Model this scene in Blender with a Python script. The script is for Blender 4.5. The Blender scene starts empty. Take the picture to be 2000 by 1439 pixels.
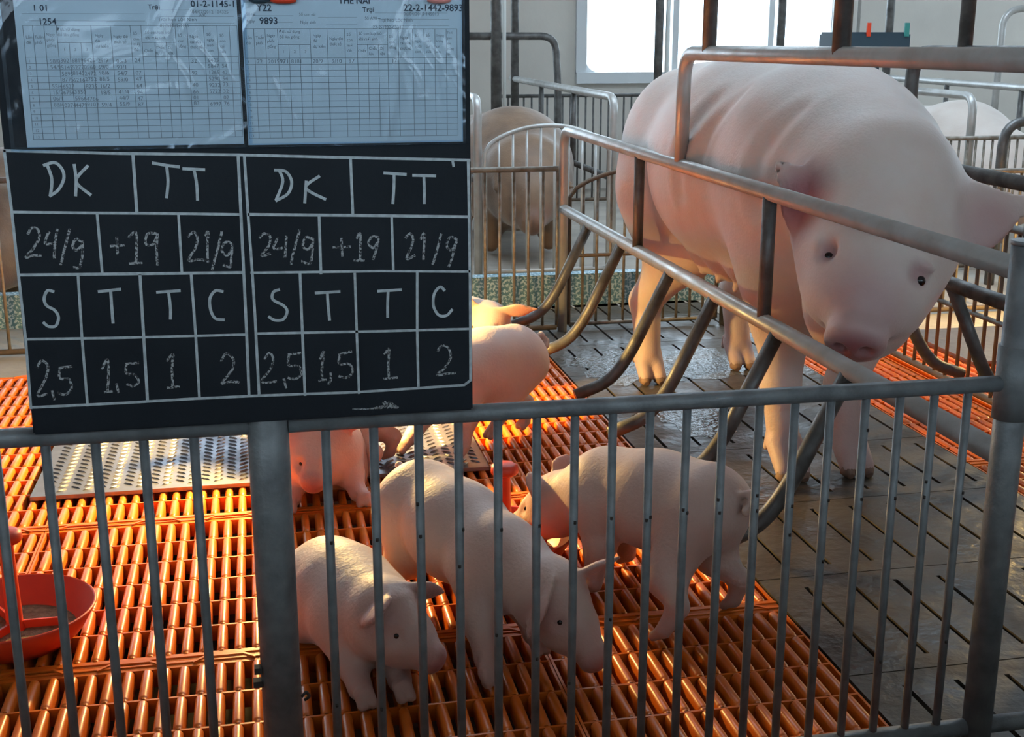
import bpy, bmesh, math, random
import numpy as np
from mathutils import Vector, Matrix
random.seed(7); rng = np.random.default_rng(7)
scene = bpy.context.scene
COL = scene.collection

# ------------------------------------------------------------------ camera
FPX, CXP, CYP, HOR, CAMH = 2450.0, 1000.0, 719.5, 65.0, 1.0
PITCH = math.atan((CYP-HOR)/FPX)
YAW = math.atan(510*math.cos(PITCH)/FPX)
cam = bpy.data.cameras.new('camera'); cam.sensor_width = 36; cam.lens = FPX/2000*36
cam.clip_start = 0.05; cam.clip_end = 100
camo = bpy.data.objects.new('camera', cam); COL.objects.link(camo)
camo.location = (0, 0, CAMH); camo.rotation_euler = (math.pi/2-PITCH, 0, -YAW)
scene.camera = camo
# ------------------------------------------------------------------ sky, exposure
world = bpy.data.worlds.new('sky'); scene.world = world; world.use_nodes = True
bg = world.node_tree.nodes['Background']
bg.inputs[0].default_value = (0.66, 0.84, 1.0, 1); bg.inputs[1].default_value = 5.8
scene.view_settings.view_transform = 'Standard'; scene.view_settings.look = 'None'
scene.view_settings.exposure = 0.0; scene.view_settings.gamma = 1.0
scene.view_settings.use_curve_mapping = False
cy = scene.cycles; cy.use_denoising = True
cy.use_light_tree = False; cy.max_bounces = 4; cy.diffuse_bounces = 2; cy.glossy_bounces = 2; cy.transmission_bounces = 2; cy.transparent_max_bounces = 6
cy.caustics_reflective = False; cy.caustics_refractive = False; cy.adaptive_threshold = 0.04
HEAT_L = 2700.0        # radiance of the heat lamp bulbs
HEAT_COL = (1.0, 0.65, 0.20)

# measured points on the photograph, taken to a real plane of the place
_f = Vector((math.sin(YAW)*math.cos(PITCH), math.cos(YAW)*math.cos(PITCH), -math.sin(PITCH)))
_r = Vector((math.cos(YAW), -math.sin(YAW), 0)); _u = _r.cross(_f)
def on_board(px, py, y):
    d = _f + _r*((px-CXP)/FPX) - _u*((py-CYP)/FPX)
    return Vector((0, 0, CAMH)) + d*(y/d.y)

# ------------------------------------------------------------------ materials
def _nt(name):
    m = bpy.data.materials.new(name); m.use_nodes = True
    nt = m.node_tree; b = nt.nodes['Principled BSDF']
    return m, nt, b
def N(nt, typ, **kw):
    n = nt.nodes.new(typ)
    for k, v in kw.items(): setattr(n, k, v)
    return n
def mat(name, c1, c2=None, scale=8, rough=.5, rough2=None, metal=0, bump=0, bscale=60, detail=5, coords='Object', lo=.35, hi=.65, coat=0, spec=.5, stretch=None, sss=0):
    m, nt, b = _nt(name); L = nt.links.new
    tc = N(nt, 'ShaderNodeTexCoord'); src = tc.outputs[coords]
    if coords == 'World':
        pass
    if stretch:
        mp = N(nt, 'ShaderNodeMapping'); mp.inputs['Scale'].default_value = stretch
        L(src, mp.inputs[0]); src = mp.outputs[0]
    b.inputs['Base Color'].default_value = (*c1, 1); b.inputs['Roughness'].default_value = rough
    b.inputs['Metallic'].default_value = metal; b.inputs['Specular IOR Level'].default_value = spec
    b.inputs['Coat Weight'].default_value = coat
    if c2 is not None or rough2 is not None:
        n = N(nt, 'ShaderNodeTexNoise'); n.inputs['Scale'].default_value = scale; n.inputs['Detail'].default_value = detail
        L(src, n.inputs['Vector'])
        r = N(nt, 'ShaderNodeMapRange'); r.inputs[1].default_value = lo; r.inputs[2].default_value = hi
        L(n.outputs[0], r.inputs[0])
        if c2 is not None:
            mx = N(nt, 'ShaderNodeMix', data_type='RGBA'); mx.inputs[6].default_value = (*c1, 1); mx.inputs[7].default_value = (*c2, 1)
            L(r.outputs[0], mx.inputs[0]); L(mx.outputs[2], b.inputs['Base Color'])
        if rough2 is not None:
            r2 = N(nt, 'ShaderNodeMapRange'); r2.inputs[3].default_value = rough; r2.inputs[4].default_value = rough2
            L(r.outputs[0], r2.inputs[0]); L(r2.outputs[0], b.inputs['Roughness'])
    if bump:
        n2 = N(nt, 'ShaderNodeTexNoise'); n2.inputs['Scale'].default_value = bscale; n2.inputs['Detail'].default_value = 4
        L(src, n2.inputs['Vector'])
        bp = N(nt, 'ShaderNodeBump'); bp.inputs['Strength'].default_value = bump; bp.inputs['Distance'].default_value = .01
        L(n2.outputs[0], bp.inputs['Height']); L(bp.outputs[0], b.inputs['Normal'])
    if sss:
        b.inputs['Subsurface Weight'].default_value = sss
        b.inputs['Subsurface Radius'].default_value = (.02, .007, .004); b.inputs['Subsurface Scale'].default_value = 1
    return m
M = {}
M['steel_front'] = mat('galvanised_steel', (.27, .29, .30), (.17, .18, .19), scale=25, rough=.40, rough2=.58, metal=.2, bump=.12, bscale=150)
M['steel_spot'] = mat('rust_speck', (.05, .04, .035), rough=.8)
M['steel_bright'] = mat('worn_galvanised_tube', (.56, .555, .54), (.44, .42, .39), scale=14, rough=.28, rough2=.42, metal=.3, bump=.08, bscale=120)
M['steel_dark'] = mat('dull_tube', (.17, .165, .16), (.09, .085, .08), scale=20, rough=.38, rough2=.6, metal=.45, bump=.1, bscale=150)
M['steel_rear'] = mat('aged_bar', (.36, .33, .29), (.20, .16, .12), scale=30, rough=.4, rough2=.6, metal=.5)
M['steel_rust'] = mat('rusty_bar', (.13, .10, .08), (.22, .15, .10), scale=30, rough=.6, rough2=.8, metal=.3)
M['plastic'] = mat('orange_plastic', (.82, .19, .018), (.70, .14, .014), scale=9, rough=.28, rough2=.45, spec=.4, bump=.04, bscale=90)
M['red'] = mat('red_plastic', (.84, .075, .02), (.74, .055, .018), scale=12, rough=.35, rough2=.5)
M['feed'] = mat('crumbled_feed', (.20, .11, .06), (.34, .20, .11), scale=90, rough=.9, bump=.8, bscale=140)
M['mat'] = mat('tread_plate', (.24, .24, .275), (.19, .19, .22), scale=14, rough=.36, rough2=.5, metal=.8)
M['concrete'] = mat('damp_concrete', (.098, .078, .06), (.058, .046, .036), scale=7, rough=.6, rough2=.28, bump=.35, bscale=40)
M['slab'] = mat('pale_concrete', (.42, .37, .31), (.32, .28, .235), scale=5, rough=.75, bump=.25, bscale=50)
M['pit'] = mat('slurry_pit', (.025, .02, .017), rough=.9)
M['wall'] = mat('cream_plaster', (.74, .69, .62), (.66, .61, .55), scale=2.2, rough=.85, bump=.1, bscale=30)
M['roof'] = mat('pale_ceiling_board', (.55, .55, .54), rough=.9)
M['frame'] = mat('white_window_frame', (.75, .77, .78), rough=.5)
M['kerb'] = mat('mottled_kerb', (.10, .22, .28), (.50, .63, .68), scale=100, rough=.5, lo=.48, hi=.56, detail=6)
M['board'] = mat('blackboard_paint', (.010, .014, .020), (.016, .021, .028), scale=6, rough=.7, bump=.06, bscale=220, spec=.3)
M['chalk_line'] = mat('chalk_line', (.62, .68, .70), (.45, .50, .52), scale=120, rough=.95)
M['ink'] = mat('printed_ink', (.06, .08, .11), rough=.8)
M['grey_ink'] = mat('pale_print', (.30, .35, .39), rough=.8)
M['paper'] = mat('white_paper', (.76, .85, .90), (.73, .82, .87), scale=3, rough=.75)
M['lamp_shade'] = mat('lamp_shade_metal', (.5, .5, .48), rough=.35, metal=.8)
M['cord'] = mat('black_rubber', (.02, .02, .02), rough=.6)
M['eye'] = mat('dark_eye', (.015, .01, .012), rough=.15)
M['hoof'] = mat('horn_hoof', (.33, .20, .14), (.20, .12, .09), scale=40, rough=.6)
M['trough'] = mat('dark_blue_trough', (.03, .055, .075), rough=.5)
M['pinkclip'] = mat('pink_clip', (.75, .30, .26), rough=.4)
M['green'] = mat('green_clip', (.05, .25, .22), rough=.4)
M['pvc'] = mat('white_pvc', (.75, .78, .76), rough=.4)
# faint chalk: broken strokes
def chalk_mat():
    m, nt, b = _nt('rubbed_chalk'); L = nt.links.new
    b.inputs['Base Color'].default_value = (.52, .54, .55, 1); b.inputs['Roughness'].default_value = .95
    tc = N(nt, 'ShaderNodeTexCoord'); n = N(nt, 'ShaderNodeTexNoise'); n.inputs['Scale'].default_value = 420; n.inputs['Detail'].default_value = 3
    L(tc.outputs['Object'], n.inputs['Vector'])
    r = N(nt, 'ShaderNodeMapRange'); r.inputs[1].default_value = .40; r.inputs[2].default_value = .56; r.inputs[3].default_value = .1; r.inputs[4].default_value = .85
    L(n.outputs[0], r.inputs[0]); L(r.outputs[0], b.inputs['Alpha'])
    return m
M['chalk'] = chalk_mat()
def sleeve_mat():
    m, nt, b = _nt('clear_plastic_sleeve'); L = nt.links.new
    nt.nodes.remove(b); out = nt.nodes['Material Output']
    t = N(nt, 'ShaderNodeBsdfTransparent'); t.inputs[0].default_value = (.88, .95, 1, 1)
    g = N(nt, 'ShaderNodeBsdfGlossy'); g.inputs['Roughness'].default_value = .14; g.inputs[0].default_value = (.9, .95, 1, 1)
    fr = N(nt, 'ShaderNodeFresnel'); fr.inputs[0].default_value = 1.45
    tc = N(nt, 'ShaderNodeTexCoord'); n = N(nt, 'ShaderNodeTexNoise'); n.inputs['Scale'].default_value = 9; n.inputs['Detail'].default_value = 3; n.inputs['Distortion'].default_value = 1.2
    L(tc.outputs['Object'], n.inputs['Vector'])
    bp = N(nt, 'ShaderNodeBump'); bp.inputs['Strength'].default_value = .35; bp.inputs['Distance'].default_value = .03
    L(n.outputs[0], bp.inputs['Height'])
    for k in (g, fr): L(bp.outputs[0], k.inputs['Normal'])
    mx = N(nt, 'ShaderNodeMixShader'); L(fr.outputs[0], mx.inputs[0]); L(t.outputs[0], mx.inputs[1]); L(g.outputs[0], mx.inputs[2])
    L(mx.outputs[0], out.inputs[0]); return m
M['sleeve'] = sleeve_mat()
def glow_mat(name, col, s):
    m, nt, b = _nt(name)
    b.inputs['Emission Color'].default_value = (*col, 1); b.inputs['Emission Strength'].default_value = s
    return m
M['bulb'] = glow_mat('heat_bulb', HEAT_COL, HEAT_L); M['bulb2'] = glow_mat('weaker_heat_bulb', HEAT_COL, HEAT_L*.4)
def skin_mat(name, c1, c2, pink, dirt=(.30, .22, .16), sss=.12, rough=.55):
    m, nt, b = _nt(name); L = nt.links.new
    tc = N(nt, 'ShaderNodeTexCoord')
    n = N(nt, 'ShaderNodeTexNoise'); n.inputs['Scale'].default_value = 9; n.inputs['Detail'].default_value = 6; L(tc.outputs['Object'], n.inputs['Vector'])
    mx = N(nt, 'ShaderNodeMix', data_type='RGBA'); mx.inputs[6].default_value = (*c1, 1); mx.inputs[7].default_value = (*c2, 1)
    r = N(nt, 'ShaderNodeMapRange'); r.inputs[1].default_value = .35; r.inputs[2].default_value = .68; L(n.outputs[0], r.inputs[0]); L(r.outputs[0], mx.inputs[0])
    at = N(nt, 'ShaderNodeAttribute', attribute_name='tone')
    sep = N(nt, 'ShaderNodeSeparateColor'); L(at.outputs['Color'], sep.inputs[0])
    m2 = N(nt, 'ShaderNodeMix', data_type='RGBA'); L(sep.outputs[0], m2.inputs[0]); L(mx.outputs[2], m2.inputs[6]); m2.inputs[7].default_value = (*pink, 1)
    m3 = N(nt, 'ShaderNodeMix', data_type='RGBA'); L(sep.outputs[1], m3.inputs[0]); L(m2.outputs[2], m3.inputs[6]); m3.inputs[7].default_value = (*dirt, 1)
    L(m3.outputs[2], b.inputs['Base Color']); b.inputs['Roughness'].default_value = rough
    b.inputs['Subsurface Weight'].default_value = sss; b.inputs['Subsurface Radius'].default_value = (.02, .008, .005); b.inputs['Subsurface Scale'].default_value = 1
    b.inputs['Sheen Weight'].default_value = .25; b.inputs['Sheen Roughness'].default_value = .4
    n2 = N(nt, 'ShaderNodeTexNoise'); n2.inputs['Scale'].default_value = 160; n2.inputs['Detail'].default_value = 2; L(tc.outputs['Object'], n2.inputs['Vector'])
    n3 = N(nt, 'ShaderNodeTexNoise'); n3.inputs['Scale'].default_value = 22; n3.inputs['Detail'].default_value = 3; L(tc.outputs['Object'], n3.inputs['Vector'])
    ad = N(nt, 'ShaderNodeMath', operation='MULTIPLY_ADD'); L(n3.outputs[0], ad.inputs[0]); ad.inputs[1].default_value = 1.6; L(n2.outputs[0], ad.inputs[2])
    bp = N(nt, 'ShaderNodeBump'); bp.inputs['Strength'].default_value = .18; bp.inputs['Distance'].default_value = .006
    L(ad.outputs[0], bp.inputs['Height']); L(bp.outputs[0], b.inputs['Normal'])
    return m
M['piglet'] = skin_mat('piglet_skin', (.66, .475, .405), (.61, .41, .34), (.42, .15, .14))
M['sow'] = skin_mat('sow_skin', (.77, .66, .60), (.73, .58, .51), (.38, .135, .15))
M['brownsow'] = skin_mat('muddy_skin', (.27, .165, .10), (.17, .10, .062), (.30, .14, .10), sss=0)
M['palesow'] = skin_mat('pale_skin', (.74, .64, .57), (.68, .56, .49), (.62, .36, .30), sss=0)

# ------------------------------------------------------------------ mesh helpers
def link(name, me, m=None, parent=None, loc=(0, 0, 0)):
    o = bpy.data.objects.new(name, me); COL.objects.link(o)
    if m is not None and me is not None and not me.materials: me.materials.append(m)
    o.location = loc
    if parent is not None: o.parent = parent
    return o
def tag(o, label=None, cat=None, group=None, kind=None):
    if label: o['label'] = label
    if cat: o['category'] = cat
    if group: o['group'] = group
    if kind: o['kind'] = kind
    return o
def thing(name, label, cat, loc=(0, 0, 0), group=None):
    o = bpy.data.objects.new(name, None); COL.objects.link(o); o.location = loc; o.empty_display_size = .05
    return tag(o, label, cat, group)
class MB:
    def __init__(s): s.v = []; s.f = []; s.sm = []
    def add(s, vs, fs, smooth=False):
        k = len(s.v); s.v.extend([tuple(v) for v in vs]); s.f.extend([tuple(i+k for i in f) for f in fs]); s.sm.extend([smooth]*len(fs)); return s
    def box(s, x0, x1, y0, y1, z0, z1):
        vs = [(x, y, z) for z in (z0, z1) for y in (y0, y1) for x in (x0, x1)]
        return s.add(vs, [(0, 2, 3, 1), (4, 5, 7, 6), (0, 1, 5, 4), (2, 6, 7, 3), (0, 4, 6, 2), (1, 3, 7, 5)])
    def tube(s, pts, r, n=12, bend=0, r_end=None):
        P = [Vector(p) for p in pts]
        if bend and len(P) > 2:
            Q = [P[0]]
            for a, b, c in zip(P, P[1:], P[2:]):
                d1 = (a-b); d2 = (c-b); q = min(bend, d1.length*.49, d2.length*.49)
                p1 = b+d1.normalized()*q; p2 = b+d2.normalized()*q
                for i in range(7):
                    t = i/6; Q.append(p1*(1-t)**2+b*2*t*(1-t)+p2*t*t)
            Q.append(P[-1]); P = Q
        vs = []; fs = []; prev = None
        for i, p in enumerate(P):
            t = (P[min(i+1, len(P)-1)]-P[max(i-1, 0)]).normalized()
            if prev is None:
                a = t.cross(Vector((0, 0, 1)));
                if a.length < .1: a = t.cross(Vector((0, 1, 0)))
                a.normalize()
            else:
                a = (prev - t*prev.dot(t)).normalized()
            prev = a; b = t.cross(a)
            rr = r if r_end is None else r+(r_end-r)*i/(len(P)-1)
            for j in range(n):
                w = 2*math.pi*j/n; vs.append(p+a*(rr*math.cos(w))+b*(rr*math.sin(w)))
        for i in range(len(P)-1):
            for j in range(n):
                fs.append((i*n+j, i*n+(j+1) % n, (i+1)*n+(j+1) % n, (i+1)*n+j))
        s.add(vs, fs, True)
        k = len(s.v)-len(vs); e = len(P)-1
        s.f.append(tuple(k+j for j in range(n))[::-1]); s.sm.append(False)
        s.f.append(tuple(k+e*n+j for j in range(n))); s.sm.append(False)
        return s
    def lathe(s, prof, n=32, c=(0, 0, 0)):
        vs = []; fs = []
        for (r, z) in prof:
            for j in range(n):
                w = 2*math.pi*j/n; vs.append((c[0]+r*math.cos(w), c[1]+r*math.sin(w), c[2]+z))
        for i in range(len(prof)-1):
            for j in range(n): fs.append((i*n+j, i*n+(j+1) % n, (i+1)*n+(j+1) % n, (i+1)*n+j))
        return s.add(vs, fs, True)
    def mesh(s, name):
        me = bpy.data.meshes.new(name); me.from_pydata(s.v, [], s.f); me.polygons.foreach_set('use_smooth', s.sm); me.update(); return me
    def build(s, name, m, parent=None, loc=(0, 0, 0)): return link(name, s.mesh(name), m, parent, loc)
def part_tube(name, pts, r, m, parent, n=12, bend=0):
    o = parent.location
    return MB().tube([Vector(p)-o for p in pts], r, n, bend).build(name, m, parent)

# ------------------------------------------------------------------ room shell
WX0, WX1, WY0, WY1, CEIL = -4.5, 6.5, -3.0, 8.2, 2.7
def wall_with_holes(name, axis, pos, a0, a1, z0, z1, holes, m, thick=.16):
    """a wall along x (axis 'x', at y=pos) or along y (axis 'y', at x=pos), cut by rectangular holes (a,b,za,zb)"""
    xs = sorted({a0, a1, *[h[0] for h in holes], *[h[1] for h in holes]}); zs = sorted({z0, z1, *[h[2] for h in holes], *[h[3] for h in holes]})
    mb = MB()
    for i in range(len(xs)-1):
        for j in range(len(zs)-1):
            cx, cz = (xs[i]+xs[i+1])/2, (zs[j]+zs[j+1])/2
            if any(h[0] < cx < h[1] and h[2] < cz < h[3] for h in holes): continue
            if axis == 'x': mb.box(xs[i], xs[i+1], pos-thick/2, pos+thick/2, zs[j], zs[j+1])
            else: mb.box(pos-thick/2, pos+thick/2, xs[i], xs[i+1], zs[j], zs[j+1])
    return tag(mb.build(name, m), kind='structure')
WIN = [(2.10, 3.82, .745, 2.2), (-3.6, -1.6, .745, 2.2), (-1.0, .9, .745, 2.2), (5.5, 6.35, .745, 2.2)]
wall_with_holes('wall_back', 'x', WY1, WX0, WX1, -.3, CEIL, WIN, M['wall'])
FRONTW = [(-4.0, -.7, 1.2, 2.5), (.9, 4.5, 1.2, 2.5)]
wall_with_holes('wall_front', 'x', WY0, WX0, WX1, -.3, CEIL, FRONTW, M['wall'])
LW = [(1.0, 3.4, 1.1, 2.1), (4.6, 7.2, 1.1, 2.1)]
wall_with_holes('wall_left', 'y', WX0, WY0, WY1, -.3, CEIL, [], M['wall'])
wall_with_holes('wall_right', 'y', WX1, WY0, WY1, -.3, CEIL, LW[1:], M['wall'])
tag(MB().box(WX0+.1, WX1-.1, -.62, -.52, 0, 1.16).build('light_blocker', M['wall']), kind='structure')   # unseen blocker added behind the camera, keeps front-window light off the piglets
SKY = (.2, 3.6, 3.9, 5.3)     # rooflight strip
tag(MB().box(WX0, SKY[0], WY0, WY1, CEIL, CEIL+.1).box(SKY[1], WX1, WY0, WY1, CEIL, CEIL+.1).box(SKY[0], SKY[1], WY0, SKY[2], CEIL, CEIL+.1).box(SKY[0], SKY[1], SKY[3], WY1, CEIL, CEIL+.1).build('ceiling', M['roof']), kind='structure')
for n, (a, b, c, d) in enumerate(WIN):
    root = thing('window_%d' % (n+1), None, None, (a, WY1-.08, c)); root['kind'] = 'structure'
    w, h = b-a, d-c
    mb = MB().box(-.05, w+.05, -.05, .02, -.06, .01).box(-.05, w+.05, -.03, .02, h-.01, h+.05).box(-.05, .02, -.03, .02, 0, h).box(w-.02, w+.05, -.03, .02, 0, h)
    mb.build('window_frame', M['frame'], root)
    for k in (.36, .745):
        MB().box(w*k-.02, w*k+.02, -.02, .03, 0, h).build('mullion', M['frame'], root)
    # rounded corners of the opening
    for sx, cx in ((1, 0.02), (-1, w-.02)):
        cm = MB(); R = .09; vs = [(cx, 0, .01)]; 
        for k in range(7):
            t = math.pi/2*k/6; vs.append((cx+sx*(R-R*math.cos(t)), 0, .01+R-R*math.sin(t)))
        vs2 = [(x, .05, z) for x, y, z in vs]
        fs = [tuple(range(8))[::-sx], tuple(range(8, 16))[::sx]] + [(i, (i+1) % 8, 8+(i+1) % 8, 8+i) for i in range(8)]
        cm.add(vs+vs2, fs); cm.build('corner_fillet', M['frame'], root)

# ------------------------------------------------------------------ floor
floor = MB().box(WX0, WX1, WY0, WY1, -.40, -.35).build('floor', M['pit']); tag(floor, kind='structure')
def slab(x0, x1, y0, y1, m='slab', z0=-.12): return MB().box(x0, x1, y0, y1, z0, 0).build('slab', M[m], floor)
slab(WX0, WX1, WY0, 1.31, 'concrete'); slab(WX0, -.925, 1.31, 4.5); slab(2.92, WX1, 1.31, 4.5)
slab(-.925, .885, 3.872, 4.5); slab(WX0, WX1, 4.5, WY1)
slab(1.645, 2.92, 3.872, 4.5)
# orange slatted panels: frame, cross bars and raised rounded slats
def slat_mesh(rows, rp, w):
    mb = MB(); prof = [(-w/2, -.03), (-w/2, -.004), (-w*.36, 0.0), (-w*.15, .0022), (w*.15, .0022), (w*.36, 0.0), (w/2, -.004), (w/2, -.03)]
    k = len(prof)
    for r in range(rows):
        y0, y1 = r*rp+.003, (r+1)*rp-.003
        secs = [(y0, -.003, .90), (y0+.003, -.0006, .97), (y0+.007, 0, 1), (y1-.007, 0, 1), (y1-.003, -.0006, .97), (y1, -.003, .90)]
        vs = [(x*s, y, z+dz if z > -.02 else z) for (y, dz, s) in secs for x, z in prof]
        fs = [(i*k+j, i*k+j+1, (i+1)*k+j+1, (i+1)*k+j) for i in range(len(secs)-1) for j in range(k-1)]
        fs.append(tuple(range(k))); fs.append(tuple((len(secs)-1)*k+j for j in range(k))[::-1])
        mb.add(vs, fs, True)
    return mb
def frame_mesh(w, d, rows, rp, yb):
    mb = MB(); b = .005
    mb.box(0.0008, b, .0008, d-.0008, -.035, -.0015); mb.box(w-b, w-.0008, .0008, d-.0008, -.035, -.0015)
    for y0, y1 in ((.0008, yb-.002), (d-yb+.002, d-.0008)):
        mb.box(0.0008, w-.0008, y0, y1, -.035, -.001)
        mb.box(.0008, w-.0008, (y0+y1)/2-.0022, (y0+y1)/2+.0022, -.01, .0012)
    for r in range(rows+1):
        y = yb+r*rp; mb.box(.002, w-.002, y-.0022, y+.0022, -.03, -.0012)
    return mb
def tab_bits(mb, w, d):   # jigsaw couplings along a seam
    for k in range(3):
        x = w*(k+.5)/3
        vs = [(x-.05, d-.012, .0005), (x-.03, d+.004, .0005), (x+.03, d+.004, .0005), (x+.05, d-.012, .0005)]
        vs += [(a, b-.006, .0005) for a, b, c in vs]; top = [(a, b, .003) for a, b, c in vs]
        mb.add(vs+top, [(8, 9, 13, 12), (9, 10, 14, 13), (10, 11, 15, 14), (0, 1, 9, 8), (1, 2, 10, 9), (2, 3, 11, 10), (4, 12, 13, 5), (5, 13, 14, 6), (6, 14, 15, 7)])
    return mb
PW, PD, ROWS, NS, YB = .4525, .640, 6, 15, .021
RP = (PD-2*YB)/ROWS; SP = (PW-.016)/NS
SLAT = slat_mesh(ROWS, RP, SP*.57).mesh('slat'); SLAT.materials.append(M['plastic'])
FRAME = tab_bits(frame_mesh(PW, PD, ROWS, RP, YB), PW, PD).mesh('floor_panel'); FRAME.materials.append(M['plastic'])
for ix in range(4):
    for iy in range(4):
        p = link('floor_panel', FRAME, None, floor, (.885-PW*(ix+1), 1.31+PD*iy, 0))
        for k in range(NS):
            link('slat', SLAT, None, p, (.008+SP*(k+.5), YB, 0))
# panels beyond the crate and in the next pen: slats too small to pick apart, joined
def joined_panel(w, ns, x, y):
    p = link('floor_panel', frame_mesh(w, PD, ROWS, RP, YB).mesh('floor_panel'), M['plastic'], floor, (x, y, 0))
    mb = MB(); sp = (w-.016)/ns; base = slat_mesh(ROWS, RP, sp*.57)
    for k in range(ns):
        dx = .008+sp*(k+.5); mb.add([(a+dx, b+YB, c) for a, b, c in base.v], base.f, True)
    tag(mb.build('slats', M['plastic'], p), kind='stuff')
for iy in range(4):
    joined_panel(.30, 10, 1.645, 1.31+PD*iy); joined_panel(PW, NS, 1.965, 1.31+PD*iy); joined_panel(PW, NS, 2.42, 1.31+PD*iy)
# concrete slats under the sow, with narrow slots along the crate
def conc_panel(x0, x1, y0, y1):
    mb = MB(); xs = [x0+.002]; sl = .009; p = .0895; x = x0+.078
    while x < x1-.03: xs += [x-sl/2, x+sl/2]; x += p
    xs.append(x1-.002); ya, yb = y0+.045, y1-.045
    mb.box(x0+.002, x1-.002, y0+.0015, ya, -.1, 0); mb.box(x0+.002, x1-.002, yb, y1-.0015, -.1, 0)
    for a, b in zip(xs[::2], xs[1::2]): mb.box(a, b, ya, yb, -.1, 0)
    return mb.build('concrete_panel', M['concrete'], floor)
for k in range(9): conc_panel(.887, 1.643, 1.06+.372*k-.0+.25, 1.06+.372*(k+1)+.25) if 1.06+.372*(k+1)+.25 < 4.7 else None

# standing water behind the sow
def puddle(cx, cy, rx, ry, seed):
    r2 = random.Random(seed); n = 26; vs = [(0, 0, .0012)]
    for k in range(n):
        w = 2*math.pi*k/n; q = .72+.5*r2.random(); vs.append((rx*q*math.cos(w), ry*q*math.sin(w), .0009))
    return MB().add(vs, [(0, 1+k, 1+(k+1) % n) for k in range(n)], True).build('puddle', M['water'], None, (cx, cy, 0))
m, nt, b = _nt('shallow_water'); b.inputs['Base Color'].default_value = (.16, .15, .14, 1); b.inputs['Roughness'].default_value = .04; b.inputs['Alpha'].default_value = .8; b.inputs['IOR'].default_value = 1.45
n_ = N(nt, 'ShaderNodeTexNoise'); n_.inputs['Scale'].default_value = 60; n_.inputs['Detail'].default_value = 3; bp_ = N(nt, 'ShaderNodeBump'); bp_.inputs['Strength'].default_value = .5; bp_.inputs['Distance'].default_value = .008
tc_ = N(nt, 'ShaderNodeTexCoord'); nt.links.new(tc_.outputs['Object'], n_.inputs['Vector']); nt.links.new(n_.outputs[0], bp_.inputs['Height']); nt.links.new(bp_.outputs[0], b.inputs['Normal']); M['water'] = m
tag(puddle(1.10, 3.62, .17, .20, 1), 'shallow puddle beside the sow\'s near hind foot', 'puddle')
tag(puddle(1.36, 3.60, .13, .20, 2), 'shallow puddle between the sow\'s hind legs', 'puddle')
tag(puddle(1.12, 3.10, .10, .20, 3), 'small wet patch in front of the sow\'s near hind foot', 'puddle')

# metal tread mat for the piglets
mt = thing('tread_mat', 'grey metal tread plate lying on the orange slats behind the blackboard', 'mat', (-.53, 2.757, .003))
MW, MD = 1.03, .60
MB().box(0, MW, 0, MD, 0, .009).build('plate', M['mat'], mt)
def lozenges(W, D):
    mb = MB(); pitch = .0285; nx = int(W/pitch)-1; ny = int(D/(pitch*.95))-1
    for i in range(nx):
        for j in range(ny):
            cx = .02+pitch*(i+.5); cy = .016+pitch*.95*(j+.5)+(0 if i % 2 else pitch*.47)
            a = math.radians(38 if i % 2 else -38); c, s = math.cos(a), math.sin(a); l, w = .0145, .0035
            pts = [(-l, 0, 0), (0, -w, 0), (l, 0, 0), (0, w, 0), (-l*.55, 0, .0032), (l*.55, 0, .0032)]
            mb.add([(cx+c*x-s*y, cy+s*x+c*y, .009+z) for x, y, z in pts], [(0, 1, 4), (1, 5, 4), (1, 2, 5), (2, 3, 5), (3, 4, 5), (3, 0, 4)], False)
    return mb
tag(lozenges(MW, MD).build('raised_tread', M['mat'], mt), kind='stuff')
mt2 = thing('tread_mat', 'pale tread plate in the neighbouring pen beyond the right divider', 'mat', (2.15, 3.42, .003))
MB().box(0, .75, 0, .44, 0, .009).build('plate', M['mat'], mt2)

# ------------------------------------------------------------------ front fence
FY = 1.451
gate = thing('pen_gate', 'grey barred front gate panel between the thick post and the crate post', 'gate', (.0, FY, 0))
part_tube('top_rail', [(.02, FY, .551), (.955, FY, .549)], .0112, M['steel_front'], gate)
part_tube('bottom_rail', [(.02, FY, .036), (.955, FY, .036)], .0125, M['steel_front'], gate)
gbar = MB().tube([(0, 0, .04), (0, 0, .548)], .0057, 12).mesh('bar'); gbar.materials.append(M['steel_front'])
for k, bx in enumerate([.0635, .121, .1755, .2245]+[.372+.0489*(k-6) for k in range(4, 18)]):
    o = link('bar', gbar, None, gate, (bx, random.uniform(-.001, .001), 0))
    for q in range(2):
        z = .40+random.uniform(-.004, .004) if q == 0 else random.uniform(.15, .5); w = random.uniform(-.9, .9)
        MB().tube([(.0056*math.sin(w), -.0056*math.cos(w), z-.002), (.0058*math.sin(w), -.0059*math.cos(w), z), (.0056*math.sin(w), -.0056*math.cos(w), z+.002)], .0019, 6).build('rust_speck', M['steel_spot'], o)
pl = thing('front_fence', 'grey barred fence panel below the left half of the blackboard', 'fence', (0, FY, 0))
part_tube('top_rail', [(-1.0, FY, .556), (-.02, FY, .552)], .0118, M['steel_front'], pl)
part_tube('bottom_rail', [(-1.0, FY, .036), (-.02, FY, .036)], .0125, M['steel_front'], pl)
for x in [-.09, -.147, -.201, -.256, -.311] + [-.311-.055*k for k in range(1, 12)]:
    link('bar', gbar, None, pl, (x, 0, 0))
def post(x, r, top, label, m, y=FY):
    p = thing('fence_post', label, 'post', (x, y, 0))
    MB().tube([(0, 0, 0), (0, 0, top)], r, 20).build('tube', m, p)
    MB().tube([(0, 0, top), (0, 0, top+.006)], r*1.04, 20).build('cap', m, p)
    return p
p1 = post(-.004, .0245, .80, 'thick grey round post under the middle of the blackboard', M['steel_front'])
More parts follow.
